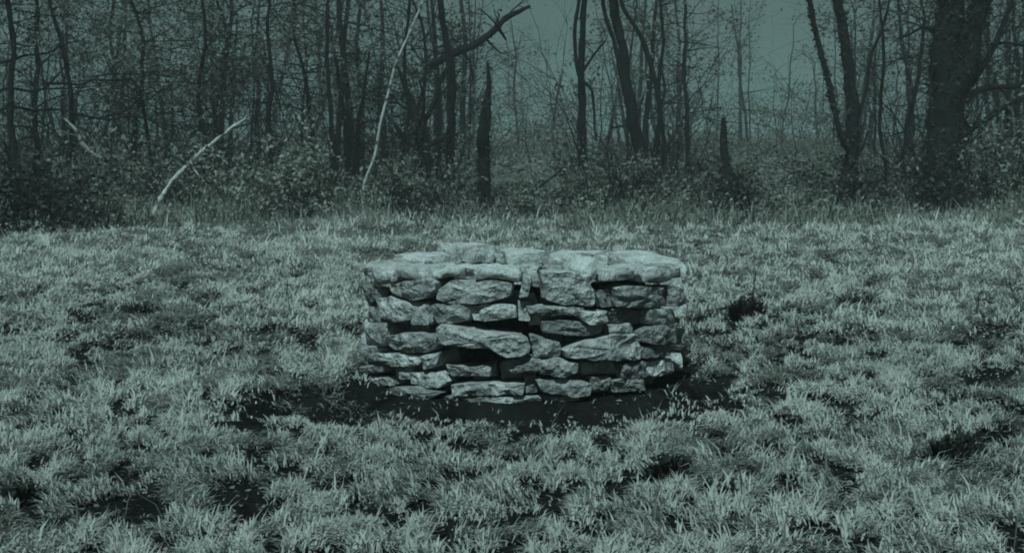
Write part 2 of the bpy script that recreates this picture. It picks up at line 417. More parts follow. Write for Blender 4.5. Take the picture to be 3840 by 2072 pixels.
# rim stones: front ones from their edges in the photograph, far ones likewise
def th_front(zx, zy=240): return on_well(zx, zy)[0]
def th_back(zx):
    px, _ = zpx(zx, 0); X = (px - 512) / F * 8.75 - WX
    return math.pi - math.asin(max(-1, min(1, X / WR)))
CAPS = [  # angle from, to, inner radius, outer radius, bottom, top, lift
    (th_front(672), th_front(800), .66, .98, .60, .672, .0),
    (th_front(806), th_front(962), .64, .985, .632, .692, .004),
    (th_front(968), th_front(1166), .62, .985, .642, .694, .0),
    (th_front(1196), th_front(1436), .66, .975, .642, .696, -.006),
    (th_front(1446), th_front(1530), .60, .90, .60, .672, .0),
    (th_front(1716), th_front(1806), .66, .985, .60, .722, .03),
    (th_front(1818), th_front(2004), .64, .975, .628, .688, .0),
    (th_front(2012), th_front(2180), .62, .985, .60, .676, -.008),
    (th_back(1000), th_back(800), .66, .98, .585, .664, .004),
    (th_back(1252), th_back(1006), .68, 1.0, .60, .715, .004),
    (th_back(1582), th_back(1302), .64, .97, .572, .668, .0),
    (th_back(1906), th_back(1616), .62, .985, .566, .664, .0),
    (th_back(2024), th_back(1918), .66, .95, .57, .65, .0),
    (th_back(2180), th_back(2036), .62, .985, .57, .668, .02),
]
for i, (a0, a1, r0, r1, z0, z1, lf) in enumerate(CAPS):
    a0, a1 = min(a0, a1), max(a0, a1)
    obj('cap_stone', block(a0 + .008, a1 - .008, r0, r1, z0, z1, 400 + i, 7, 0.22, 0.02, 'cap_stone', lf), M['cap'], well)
# packed earth behind the stones, and the open shaft
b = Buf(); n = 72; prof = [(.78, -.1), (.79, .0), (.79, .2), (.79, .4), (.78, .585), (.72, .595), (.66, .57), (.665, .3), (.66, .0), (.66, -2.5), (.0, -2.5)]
V = []
for k, (r, z) in enumerate(prof):
    for i in range(n):
        th = 2 * math.pi * i / n; q = Vector(cyl(th, r, z))
        V.append(cyl(th, r + (noise.noise(q * 11) * .02 if r else 0), z + (noise.noise(q * 7) * .012 if z > .1 else 0)))
Q = [(k * n + i, (k + 1) * n + i, (k + 1) * n + (i + 1) % n, k * n + (i + 1) % n) for k in range(len(prof) - 1) for i in range(n)]
b.add(V, Q)
obj('shaft_wall', b.mesh('shaft_wall', True), M['core'], well)

# ------------------------------------------------------------------ grass
def blades(x, y, h, wd, az, lean, tone, z=None):
    """Two-segment curved blades as one numpy batch."""
    n = len(x); z = ground_h(x, y) if z is None else z
    d = np.stack([np.cos(az), np.sin(az)], 1); s = np.stack([-d[:, 1], d[:, 0]], 1)
    l1, l2 = lean * 0.55, np.minimum(lean * 1.35, 1.62)
    h1, h2 = h * 0.5, h * 0.55
    base = np.stack([x, y, z - 0.004], 1)
    o1 = np.concatenate([d * (np.sin(l1) * h1)[:, None], (np.cos(l1) * h1)[:, None]], 1)
    o2 = o1 + np.concatenate([d * (np.sin(l2) * h2)[:, None], (np.cos(l2) * h2)[:, None]], 1)
    sw = np.concatenate([s * (wd / 2)[:, None], np.zeros((n, 1))], 1)
    V = np.stack([base - sw * .7, base + sw * .7, base + o1 + sw, base + o1 - sw, base + o2], 1).reshape(-1, 3)
    k = np.arange(n)[:, None] * 5
    return V, k + np.array([[0, 1, 2, 3]]), k + np.array([[3, 2, 4]]), tone
gb = Buf()
def sow(y0, y1, dens, hs, wds, seed):
    r = np.random.default_rng(seed)
    tot = int(dens * (0.84 * (y0 + y1) / 2 + 2.4) * (y1 - y0))
    yy = np.sqrt(r.uniform(y0 ** 2, y1 ** 2, tot)); xx = r.uniform(-1, 1, tot) * (0.42 * yy + 1.2)
    sc = 0.050 + 0.0085 * y0
    n1 = vnoise(xx, yy * .8, sc, 41); n2 = vnoise(xx, yy * .8, sc * 2.6, 5); n3 = vnoise(xx, yy * .7, 1.3, 9)
    f = n1 * 0.92 + n2 * 0.18 + n3 * 0.10                    # tufts, hollows between them, and broader patches
    p = np.clip((f - 0.555 + .17 * np.clip((yy - 10) / 8, 0, 1)) * 6.5, 0.09, 1)
    dw = np.hypot(xx - WX, yy - WY)
    p = np.where(dw < WR - .02, 0, p)
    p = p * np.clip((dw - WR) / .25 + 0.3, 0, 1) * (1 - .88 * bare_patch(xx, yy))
    edge = 22.0 + 3.0 * (vnoise(xx, yy * 0, 2.2, 3) - .5) - 0.10 * np.clip(-xx - 5, 0, 9)    # worn edge of the wood
    p = np.where(yy > edge, p * np.clip(1 - (yy - edge) / 2.5, 0.05, 1) * 0.6, p)
    k = r.uniform(size=tot) < p
    xx, yy, f, n3 = xx[k], yy[k], f[k], n3[k]; n = len(xx)
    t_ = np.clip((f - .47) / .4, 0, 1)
    h = r.uniform(*hs, n) * (0.45 + 0.85 * t_) * np.where(r.uniform(size=n) < .025, 1.9, 1)
    h *= (0.72 + 0.55 * n3) * (1 + .9 * np.clip((yy - 20.5) / 3, 0, 1) * vnoise(xx, yy, .7, 44) * 1.4)
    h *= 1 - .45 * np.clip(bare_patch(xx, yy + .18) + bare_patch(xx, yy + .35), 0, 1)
    az = r.uniform(0, 2 * np.pi, n) * 0.6 + vnoise(xx, yy, 0.4, 21) * 9
    lean = np.clip(r.normal(1.02, 0.32, n), 0.1, 1.5)
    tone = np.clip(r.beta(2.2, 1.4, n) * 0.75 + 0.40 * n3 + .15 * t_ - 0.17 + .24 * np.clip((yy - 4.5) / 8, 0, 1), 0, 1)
    zz = ground_h(xx, yy) + 0.03 * t_ - .006
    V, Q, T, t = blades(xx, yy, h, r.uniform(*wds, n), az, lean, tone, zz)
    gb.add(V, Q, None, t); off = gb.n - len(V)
    gb.t.append(T + off); gb.tone_t.append(np.asarray(t, np.float32))
    return n
ng = sow(3.4, 6.0, 11500, (.028, .062), (.0035, .009), 31)
ng += sow(6.0, 9.0, 8000, (.03, .068), (.005, .011), 32)
ng += sow(9.0, 14.0, 3600, (.045, .09), (.010, .018), 33)
ng += sow(14.0, 19.0, 2700, (.055, .12), (.013, .024), 34)
ng += sow(19.0, 27.5, 1700, (.07, .15), (.016, .030), 35)
print('blades', ng)
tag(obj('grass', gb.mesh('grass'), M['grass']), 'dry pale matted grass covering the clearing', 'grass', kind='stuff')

# ------------------------------------------------------------------ wood: tubes, twigs and leaves
def smooth_path(pts, step=0.15):
    P = [Vector(p) for p in pts]; 
    if len(P) == 2: P = [P[0], P[0].lerp(P[1], .5), P[1]]
    out = []
    for i in range(len(P) - 1):
        p0 = P[max(i - 1, 0)]; p1 = P[i]; p2 = P[i + 1]; p3 = P[min(i + 2, len(P) - 1)]
        m = max(2, int((p2 - p1).length / step))
        for k in range(m):
            t = k / m
            out.append(0.5 * ((2 * p1) + (p2 - p0) * t + (2 * p0 - 5 * p1 + 4 * p2 - p3) * t * t + (3 * p1 - p0 - 3 * p2 + p3) * t ** 3))
    out.append(P[-1]); return out
def tube(buf, pts, radii, sides=8, rough=0.0, seed=0, tone=0.5):
    n = len(pts); V = []; sdv = Vector((seed * 1.7, seed * 0.9, seed * 2.3))
    for i, p in enumerate(pts):
        d = (pts[min(i + 1, n - 1)] - pts[max(i - 1, 0)])
        d = d.normalized() if d.length > 1e-6 else Vector((0, 0, 1))
        a = d.cross(Vector((0.3, 1, 0.2))).normalized(); c = d.cross(a)
        r = radii[i]
        for k in range(sides):
            an = 2 * math.pi * k / sides; o = a * math.cos(an) + c * math.sin(an)
            rr = r
            if rough: rr = r * (1 + rough * noise.noise((p + o * r) * (1.2 / max(r, .03)) * .35 + sdv) + rough * .6 * noise.noise((p + o * r) * (2.6 / max(r, .03)) * .35 - sdv))
            V.append(p + o * rr)
    Q = [(i * sides + k, i * sides + (k + 1) % sides, (i + 1) * sides + (k + 1) % sides, (i + 1) * sides + k) for i in range(n - 1) for k in range(sides)]
    V.append(pts[-1]); T = [((n - 1) * sides + k, (n - 1) * sides + (k + 1) % sides, len(V) - 1) for k in range(sides)]
    buf.add(V, Q, T, tone)
def lerp_radii(rs, n):
    return list(np.interp(np.linspace(0, len(rs) - 1, n), range(len(rs)), rs))
def wander(pts, amt, seed):
    s = Vector((seed * .37, seed * .71, seed * .13))
    return [p + Vector((noise.noise(p * 1.9 + s), noise.noise(p * 1.7 - s), noise.noise(p * 2.1 + s * 2) * .5)) * amt for p in pts]
def twigs(buf, p, d, length, rad, depth, rr, tips, sides=4, spread=.7, droop=0.0):
    n = 5; pts = [p.copy()]; dd = d.normalized()
    for i in range(n):
        dd = (dd + Vector((rr.gauss(0, .16), rr.gauss(0, .16), rr.gauss(0, .13) - droop))).normalized()
        pts.append(pts[-1] + dd * length / n)
    tube(buf, pts, lerp_radii([rad, rad * .35], n + 1), sides)
    if depth <= 1: tips.extend(pts[2:])
    if depth > 0:
        for i in range(rr.choice((2, 3, 3))):
            k = rr.randint(2, n); ax = Vector((rr.gauss(0, 1), rr.gauss(0, 1), rr.gauss(0.2, .8))).normalized()
            nd = (pts[k] - pts[k - 1]).normalized().lerp(ax, spread * rr.uniform(.6, 1)).normalized()
            twigs(buf, pts[k], nd, length * rr.uniform(.5, .75), rad * .5, depth - 1, rr, tips, 3, spread, droop)
def leaves(buf, C, size, r, flat=0.0, tone=None):
    """Small folded leaf faces round the points C."""
    C = np.asarray(C, np.float32).reshape(-1, 3); n = len(C)
    if n == 0: return
    u = r.normal(size=(n, 3)); u /= np.linalg.norm(u, axis=1, keepdims=True)
    v = r.normal(size=(n, 3)); v[:, 2] *= 1 - flat; u[:, 2] *= 1 - flat
    v -= u * np.sum(u * v, 1, keepdims=True); v /= np.linalg.norm(v, axis=1, keepdims=True) + 1e-6
    w_ = np.cross(u, v)
    s = (size * r.uniform(.6, 1.35, n))[:, None]
    a = C - u * s; c = C + u * s; l = C + v * s * .52 + w_ * s * .18; rt = C - v * s * .52 + w_ * s * .18
    V = np.stack([a, rt, c, l], 1).reshape(-1, 3); k = np.arange(n)[:, None] * 4
    t = r.beta(1.6, 1.8, n) if tone is None else tone
    buf.add(V, None, np.concatenate([k + [[0, 1, 2]], k + [[0, 2, 3]]]), np.concatenate([t, t]))
def blob_points(c, rad, n, r, hollow=.35):
    d = r.normal(size=(n, 3)); d /= np.linalg.norm(d, axis=1, keepdims=True)
    q = (hollow + (1 - hollow) * r.uniform(size=n) ** .5)[:, None]
    return np.asarray(c) + d * q * np.asarray(rad)

SEED = [100]
def nxt(): SEED[0] += 1; return SEED[0]

def tree(name, label, depth, stems, branches=(), m='bark', up=3.0, crown_leaves=0, leaf='leaf', leaf_size=.05, group=None, cat='tree', ivy=0, rough=.35, crown_h=(2.6, 9), twig=True, flare=1.25):
    """stems / branches: [(px, py, width px), ...] from the foot upwards at one distance, the foot let into the ground."""
    first = stems[0][0]; foot = at(first[0], first[1], depth); foot.z = gz(foot.x, depth)
    root = thing(name, label, cat, foot, group); sdv = nxt(); rr = random.Random(sdv); rn = np.random.default_rng(sdv)
    ends = []; pxm = depth / F
    for j, st in enumerate(stems):
        dj = depth + (0 if j == 0 else rr.uniform(-.25, .25))
        pts = [at(p[0], p[1], dj) for p in st]; rad = [p[2] * pxm / 2 for p in st]
        if j == 0 or st[0][1] >= first[1] - 3:
            g = pts[0].copy(); g.z = gz(g.x, dj) - .05
            if pts[0].z - g.z > .02: pts.insert(0, g); rad.insert(0, rad[0] * flare)
        top = st[-1][1] < 4 and up > 0
        if top:
            d = (pts[-1] - pts[-2]).normalized(); d = (d + Vector((0, 0, .5))).normalized()
            for k in range(4):
                d = (d + Vector((rr.gauss(0, .10), rr.gauss(0, .10), .12))).normalized()
                pts.append(pts[-1] + d * up / 4); rad.append(rad[-1] * .78)
        sp = smooth_path(pts, .14); s0 = wander(sp, .035, sdv + j)
        rads = lerp_radii_len(pts, rad, sp)
        bb = Buf(); tube(bb, s0, rads, 10, rough, sdv + j)
        obj('trunk', to_local(bb, root).mesh('trunk', True), M[m], root)
        ends.append((s0, rads, top))
    bufs = []
    for j, br in enumerate(branches):
        dj0 = depth; out = rr.uniform(-.5, .5)
        pts = [at(p[0], p[1], depth + out * i / max(1, len(br) - 1)) for i, p in enumerate(br)]; rad = [p[2] * pxm / 2 for p in br]
        sp = wander(smooth_path(pts, .1), .03, sdv + 40 + j); rads = lerp_radii_len(pts, rad, sp)
        bb = Buf(); tube(bb, sp, rads, 7, .3, sdv + j)
        tips = []
        for k in range(2 + len(sp) // 7):
            i = rr.randint(len(sp) // 3, len(sp) - 1)
            d = (sp[i] - sp[max(i - 2, 0)]).normalized().lerp(Vector((rr.gauss(0, 1), rr.gauss(0, .6), rr.gauss(.3, 1))).normalized(), .55)
            twigs(bb, sp[i], d, rr.uniform(.3, .8), max(rads[i] * .4, .006), 1, rr, tips, 3)
        obj('branch', to_local(bb, root).mesh('branch', True), M[m], root)
    # limbs and twigs above, with what leaves the tree carries
    bb = Buf(); tips = []
    if twig:
        for s0, rads, top in ends:
            n = len(s0)
            for k in range(int((5 if top else 2) + n / 8)):
                i = rr.randint(int(n * (.55 if top else .4)), n - 1)
                ax = Vector((rr.gauss(0, 1), rr.gauss(0, 1), rr.uniform(.1, 1.1))).normalized()
                big = s0[i].z > 4.2
                twigs(bb, s0[i], ax, rr.uniform(1.0, 2.2) if big else rr.uniform(.35, .9), max(rads[i] * .38, .008), 3 if big else 1, rr, tips, 4)
        if bb.n: obj('twigs', to_local(bb, root).mesh('twigs', True), M[m], root)['kind'] = 'stuff'
    if crown_leaves and tips:
        lb = Buf(); tp = np.array([tuple(t) for t in tips])
        C = tp[rn.integers(0, len(tp), crown_leaves)] + rn.normal(0, .13, (crown_leaves, 3))
        leaves(lb, C, leaf_size, rn); obj('crown', to_local(lb, root).mesh('crown'), M[leaf], root)
    if ivy:
        lb = Buf(); C = []
        for s0, rads, top in ends[:1 + (len(ends) > 1)]:
            for k in range(ivy):
                i = rr.randint(0, len(s0) - 1); a = rr.uniform(0, 6.28); r_ = rads[i] * rr.uniform(.98, 1.35) + .01
                C.append(tuple(s0[i] + Vector((math.cos(a) * r_, math.sin(a) * r_, rr.uniform(-.08, .08)))))
        leaves(lb, np.array(C), .045, rn); obj('ivy', to_local(lb, root).mesh('ivy'), M['dleaf'], root)
    return root
def lerp_radii_len(pts, rad, sp):
    s = [0]
    for i in range(1, len(pts)): s.append(s[-1] + (pts[i] - pts[i - 1]).length)
    q = [0]
    for i in range(1, len(sp)): q.append(q[-1] + (sp[i] - sp[i - 1]).length)
    q = np.array(q) / max(q[-1], 1e-6) * s[-1]
    return list(np.interp(q, s, rad))

# --- the trees one can pick out
tree('ivy_clad_tree', 'thickest tree, dark ivy-clad trunk forking near the right edge of the picture', 26.5,
     [[(940, 214, 46), (941, 180, 42), (944, 150, 40), (947, 115, 36), (946, 70, 30), (948, 30, 26), (950, 0, 24)],
      [(952, 96, 26), (963, 70, 24), (972, 36, 22), (981, 0, 20)]],
     [[(960, 140, 9), (972, 127, 7), (990, 116, 6), (1005, 106, 5), (1024, 97, 4), (1040, 90, 3)],
      [(966, 100, 9), (980, 90, 7), (998, 86, 6), (1018, 85, 5), (1036, 72, 3)],
      [(966, 92, 8), (980, 70, 7), (996, 44, 6), (1008, 12, 5), (1014, -12, 4)],
      [(992, 44, 4), (1008, 43, 3), (1030, 46, 2)],
      [(1005, 107, 4), (1008, 118, 3), (1007, 130, 2)],
      [(1000, 86, 3), (1008, 98, 2.5), (1016, 112, 2)],
      [(934, 30, 4), (922, 27, 3), (910, 34, 2.5), (898, 38, 2)]],
     ivy=1500, up=5, crown_leaves=900, rough=.45)
tree('twin_stem_tree', 'dark tree with one slanting thin stem and one upright trunk, beside the ivy-clad tree', 28.0,
     [[(842, 212, 20), (845, 190, 17), (851, 160, 15), (853, 120, 13), (850, 75, 11), (844, 35, 9.5), (838, 0, 9)],
      [(849, 150, 7), (838, 126, 6), (831, 92, 6), (822, 55, 5.5), (813, 22, 5), (809, 0, 5)]],
     [[(856, 118, 4), (866, 92, 3.5), (871, 58, 3), (884, 22, 3), (890, -6, 2)], [(853, 160, 4), (862, 148, 3), (868, 130, 2)]],
     ivy=500, up=4.5, crown_leaves=500)
tree('leaning_tree', 'tree of slanting dark stems leaning left from a brushy foot, right of the pale gap', 29.5,
     [[(648, 190, 16), (645, 165, 14), (635, 130, 12), (628, 88, 10.5), (621, 40, 9.5), (614, 0, 9)],
      [(642, 160, 6), (627, 100, 4.5), (616, 52, 4.5), (603, 0, 4)],
      [(652, 165, 7), (660, 112, 5), (652, 70, 5), (640, 35, 4.5), (621, 2, 4)]],
     [[(632, 122, 3), (622, 126, 2.5), (610, 128, 2)], [(660, 110, 3), (664, 92, 2.5), (662, 70, 2)]],
     up=5, crown_leaves=500)
tree('slender_tree', 'slender dark tree with a split trunk at the right side of the pale gap', 30.5,
     [[(581, 206, 9), (582, 150, 8), (582, 100, 7.5), (581, 60, 7), (583, 25, 6.5), (584, 0, 6)],
      [(581, 84, 4.5), (576, 62, 4), (575, 30, 4), (579, 0, 3.5)]],
     [[(583, 82, 3), (592, 92, 3), (594, 128, 2.5), (597, 140, 2)], [(583, 72, 3), (596, 52, 2.5), (606, 40, 2)]],
     up=5, crown_leaves=400)
tree('broken_trunk', 'broken upright dark trunk like a post, left of the pale gap', 30,
     [[(484, 200, 14), (484, 170, 13), (483, 140, 12.5), (485, 112, 11), (487, 98, 7), (489, 80, 4.5), (488, 62, 3)]], [], up=0, ivy=150, cat='tree stump', twig=False)
tree('spire_stump', 'lone pointed dark stump standing like a spire between brush, right half of the wood edge', 28.5,
     [[(724, 212, 22), (724, 192, 18), (725, 172, 12), (724, 150, 8), (724, 130, 5.5), (724, 117, 4)]],
     [[(730, 172, 5), (736, 180, 4), (738, 196, 3)]], up=0, cat='tree stump', ivy=60, twig=False, rough=.5)
tree('forked_tree', 'dark forked tree with a long bough reaching up to the right over the gap', 28.5,
     [[(450, 206, 11), (451, 150, 9), (450, 110, 9), (452, 80, 9), (446, 40, 7), (440, 0, 6)]],
     [[(430, 67, 6), (444, 58, 8), (460, 50, 8), (480, 42, 7), (494, 30, 7), (504, 19, 6), (518, 12, 5), (530, 6, 3)],
      [(497, 26, 4), (502, 34, 3), (506, 40, 2)], [(460, 50, 3), (470, 62, 2), (474, 80, 2)]],
     up=4, crown_leaves=1600, leaf='dleaf')
tree('crooked_tree', 'dark crooked tree narrowing to a wedge, left of the broken upright trunk', 27.5,
     [[(430, 214, 9), (428, 186, 9), (426, 158, 13), (420, 132, 15), (413, 112, 10), (406, 88, 5), (398, 66, 3)],
      [(429, 170, 6), (414, 150, 5), (402, 134, 4), (393, 122, 3)]],
     [[(420, 128, 6), (432, 106, 5), (440, 84, 4), (448, 66, 3)], [(422, 125, 4), (424, 100, 3), (420, 80, 2)]],
     up=0, crown_leaves=500, leaf='dleaf')
tree('pale_sapling', 'bleached pale sapling stem leaning right among dark brush, left of the gap', 24.6,
     [[(364, 190, 2.8), (374, 156, 3), (382, 116, 3), (390, 85, 3), (398, 60, 3), (408, 36, 2.6), (416, 18, 2.4), (423, 0, 2.0)]],
     [], m='pale', up=1.2, cat='sapling', rough=.15, twig=False)
for i, (st, lab) in enumerate([
        ([(335, 205, 5), (334, 150, 5), (330, 105, 4.5), (327, 50, 4), (328, 0, 3.5)], 'thin tall dark sapling at centre left, its top out of the picture'),
        ([(347, 204, 6), (347, 155, 6), (345, 125, 5), (340, 90, 4), (336, 55, 3)], 'short dark sapling standing just right of the thin tall one'),
        ([(357, 203, 6), (357, 150, 5), (359, 118, 4), (366, 84, 3), (370, 52, 2)], 'dark sapling bending right beside the bleached leaning stem'),
        ([(271, 226, 6), (270, 170, 6), (269, 118, 5), (272, 80, 4), (268, 30, 3.5), (270, 0, 3)], 'upright dark sapling right of the long bleached fallen limb'),
        ([(152, 200, 4), (152, 168, 4), (148, 140, 3.5), (144, 112, 3), (138, 86, 2.5), (126, 74, 2)], 'thin dark sapling arching left above the foot of the bleached limb'),
        ([(66, 214, 6), (68, 170, 5), (72, 110, 4.5), (66, 60, 4), (54, 20, 3.5), (50, 0, 3)], 'dark sapling at far left behind the short bleached stick'),
        ([(18, 224, 8), (16, 170, 7), (10, 110, 6), (14, 50, 5), (8, 0, 5)], 'leftmost dark sapling by the edge of the picture'),
        ([(200, 206, 5), (204, 150, 5), (198, 90, 4), (206, 40, 3.5), (202, 0, 3)], 'thin sapling rising behind the middle of the bleached limb'),
        ([(404, 208, 5), (402, 160, 4), (408, 110, 3.5), (404, 60, 3), (410, 0, 3)], 'thin dark sapling just left of the crooked tree'),
        ([(660, 204, 5), (664, 150, 4.5), (658, 90, 4), (664, 40, 3.5), (660, 0, 3)], 'thin sapling behind the slanting stems of the leaning tree'),
        ([(884, 214, 5), (886, 170, 4), (880, 120, 3.5), (884, 60, 3), (880, 0, 2.5)], 'thin sapling between the twin stemmed and ivy-clad trees')]):
    dd = [30, 28, 28.5, 25.5, 26, 25, 24.4, 29, 30, 31, 31][i]
    tree('sapling', lab, dd, [st], (), up=2.2, crown_leaves=[700, 200, 200, 900, 500, 900, 1300, 1000, 400, 200, 500][i],
         leaf=['leaf', 'dleaf', 'dleaf', 'leaf', 'leaf', 'leaf', 'dleaf', 'leaf', 'dleaf', 'leaf', 'leaf'][i], cat='sapling', group='saplings along the wood edge')

# --- bleached limbs and sticks lying against the brush
def limb(name, label, depth0, depth1, pts, m='pale', fork=()):
    n = len(pts); P = [at(p[0], p[1], depth0 + (depth1 - depth0) * i / (n - 1)) for i, p in enumerate(pts)]
    P[0].z = min(P[0].z, gz(P[0].x, P[0].y) + .03)
    root = thing(name, label, 'branch', P[0]); s_ = nxt()
    rad = [p[2] * depth0 / F / 2 for p in pts]; rr_ = random.Random(s_ + 5)
    sp = wander(wander(smooth_path(P, .07), .04, s_), .03, s_ + 9); sp = [p + Vector((rr_.gauss(0, .006), 0, rr_.gauss(0, .006))) for p in sp]; bb = Buf(); tube(bb, sp, [q * random.Random(s_ + i).uniform(.7, 1.3) for i, q in enumerate(lerp_radii_len(P, rad, sp))], 7, .5, s_)
    rr = random.Random(s_)
    for k in range(4):
        i = rr.randint(2, len(sp) - 1); twigs(bb, sp[i], Vector((rr.gauss(0, 1), rr.gauss(0, .4), rr.gauss(.4, .8))), rr.uniform(.15, .4), .008, 1, rr, [], 3)
    obj('main_stem', to_local(bb, root).mesh('main_stem', True), M[m], root)
    for f in fork:
        Q = [at(p[0], p[1], depth0 + .1) for p in f]; sp = wander(smooth_path(Q, .08), .02, s_ + 3); bb = Buf()
        tube(bb, sp, lerp_radii_len(Q, [p[2] * depth0 / F / 2 for p in f], sp), 6, .2, s_)
        obj('side_twig', to_local(bb, root).mesh('side_twig', True), M[m], root)
limb('bleached_limb', 'long bleached bare limb slanting up to the right from the grass edge at left', 22.9, 23.6,
     [(147, 223, 4.2), (156, 206, 4.4), (168, 187, 4.8), (181, 171, 4.6), (196, 157, 4.2), (214, 141, 3.8), (231, 129, 3), (247, 117, 2.2)],
     fork=[[(152, 220, 3), (160, 214, 2.6), (164, 211, 2)], [(190, 160, 3), (195, 170, 2.4), (199, 176, 1.6)]])
limb('bleached_stick', 'short bleached stick slanting down to the right, far left among dark twigs', 23.4, 23.0,
     [(112, 178, 2.4), (106, 167, 3), (97, 157, 3.6), (88, 150, 4), (82, 144, 4), (76, 132, 3.6), (70, 124, 3), (63, 119, 2.4)])
limb('leaning_pole', 'thin dark fallen pole leaning to the slender tree across the foot of the gap', 28.0, 30.2,
     [(515, 210, 2.4), (520, 201, 2.6), (540, 186, 2.6), (560, 171, 2.6), (577, 158, 2.2)], 'bark')
def vine(label, depth, pts):
    P = [at(p[0], p[1], depth) for p in pts]; root = thing('vine', label, 'vine', P[0], 'bare vines at the left edge'); s_ = nxt(); rr = random.Random(s_)
    sp = wander(smooth_path(P, .1), .14, s_); bb = Buf(); tube(bb, sp, lerp_radii_len(P, [p[2] * .75 * depth / F / 2 for p in pts], sp), 5, .3, s_)
    obj('main_stem', to_local(bb, root).mesh('main_stem', True), M['bark'], root)
    bb = Buf(); tips = []
    for k in range(len(sp) // 4):
        i = rr.randint(1, len(sp) - 1); twigs(bb, sp[i], Vector((rr.gauss(0, 1), rr.gauss(0, .5), rr.gauss(0, 1))), rr.uniform(.2, .6), .007, 1, rr, tips, 3)
    obj('twigs', to_local(bb, root).mesh('twigs', True), M['bark'], root)['kind'] = 'stuff'
vine('dark vine running level from the left edge to the thin arching sapling', 24.9, [(-14, 112, 4), (20, 109, 4), (50, 112, 3.5), (80, 113, 3.5), (110, 117, 3), (146, 119, 2.5), (160, 124, 2)])
vine('dark vine looping in an arch above the level one at left', 25.4, [(46, 86, 2.5), (70, 83, 3), (100, 80, 3), (126, 80, 3), (138, 92, 3), (134, 104, 3), (112, 115, 2.5), (90, 117, 2)])
vine('dark vine rising from the left edge, highest of the bare vines', 24.8, [(-14, 70, 4), (4, 63, 4), (22, 57, 3.5), (40, 53, 3), (60, 44, 2.5), (80, 40, 2)])
vine('dark vine entering at the left edge between the level and highest ones', 24.6, [(-14, 96, 5), (4, 91, 5), (14, 88, 4), (32, 90, 3), (50, 84, 3), (66, 66, 2.5), (68, 52, 2)])

# --- bushes
def bush(label, px, pybase, wpx, hpx, n, leaf, size, name='bush', depth=None, stems=9, cat='bush', group='brush along the wood edge'):
    if depth is None:
        d = ray(px, pybase); depth = 26.0
        for _ in range(12): depth = max(9.0, (CAMH - gz(d.x * depth, depth)) / -d.z * d.y) if d.z < 0 else 30
        depth = min(depth, 32)
    X = (px - 512) / F * depth; root = thing(name, label, cat, (X, depth, gz(X, depth)), group)
    s_ = nxt(); rr = random.Random(s_); rn = np.random.default_rng(s_); k = depth / F; W, H = wpx * k / 2, hpx * k
    bb = Buf(); tips = []
    for i in range(stems):
        d = Vector((rr.gauss(0, .6) * min(1.5, W / max(H, .1)), rr.gauss(0, .5), 1)).normalized()
        twigs(bb, Vector((X + rr.uniform(-.5, .5) * W, depth + rr.uniform(-.3, .3), gz(X, depth) - .03)), d, H * rr.uniform(.5, 1.25), .012, 2, rr, tips, 4)
    obj('stems', to_local(bb, root).mesh('stems', True), M['bark'], root)['kind'] = 'stuff'
    lb = Buf(); C = []
    nb = max(4, int(W * 4 + H * 4))
    for i in range(nb):
        h = rr.uniform(.12, .95) ** 1.0; x_ = rr.gauss(0, .42) * W * (1.15 - h * .6)
        rad = rr.uniform(.10, .42) * min(1.2, H + .25)
        C.append(blob_points((X + x_, depth + rr.uniform(-.5, .5) * min(W, .9), gz(X, depth) + h * H), (rad * 1.25, rad, rad * .8), int(n * .5) // nb, rn, .0))
    if tips:
        tp = np.array([tuple(t) for t in tips]); C.append(tp[rn.integers(0, len(tp), n // 2)] + rn.normal(0, .09, (n // 2, 3)))
    C = np.concatenate(C); C = C[C[:, 2] > ground_h(C[:, 0], C[:, 1]) + .01]
    leaves(lb, C, size, rn); obj('foliage', to_local(lb, root).mesh('foliage'), M[leaf], root)
for a in [
    ('dark bush at the far left edge of the wood', 24, 236, 120, 72, 2600, 'dleaf', .05),
    ('dark low bush under the short bleached stick', 96, 232, 90, 56, 1900, 'mleaf', .05),
    ('bush behind the foot of the long bleached limb', 186, 222, 110, 60, 2200, 'mleaf', .05),
    ('pale leafed bush between the bleached limb and the upright sapling', 244, 224, 80, 62, 1700, 'pleaf', .05),
    ('widest pale leafed bush left of the crooked tree', 316, 222, 120, 68, 2600, 'pleaf', .052),
    ('bush with mixed leaves at the foot of the crooked tree', 398, 220, 76, 50, 1500, 'mleaf', .05),
    ('low bush at the foot of the forked tree', 456, 218, 60, 40, 1000, 'mleaf', .045),
    ('low thin bush at the foot of the pale gap', 524, 220, 90, 22, 900, 'mleaf', .045),
    ('bush round the foot of the slender tree', 588, 218, 60, 48, 1300, 'mleaf', .05),
    ('bush with light topped leaves under the leaning tree', 636, 216, 96, 60, 2300, 'mleaf', .052),
    ('low bush round the foot of the spire stump', 730, 220, 70, 36, 1300, 'dleaf', .048),
    ('low thin brush between the spire stump and the twin stemmed tree', 786, 220, 80, 24, 900, 'mleaf', .045),
    ('bush round the foot of the twin stemmed tree', 850, 220, 70, 46, 1400, 'dleaf', .048),
    ('dark bush at the foot of the ivy-clad tree', 936, 222, 70, 48, 1600, 'dleaf', .05),
    ('tangled bush at the right edge beyond the ivy-clad tree', 1002, 222, 100, 76, 2600, 'mleaf', .05),
    ('low bush between the twin stemmed and ivy-clad trees', 894, 220, 50, 40, 800, 'mleaf', .045),
]:
    bush(*a)

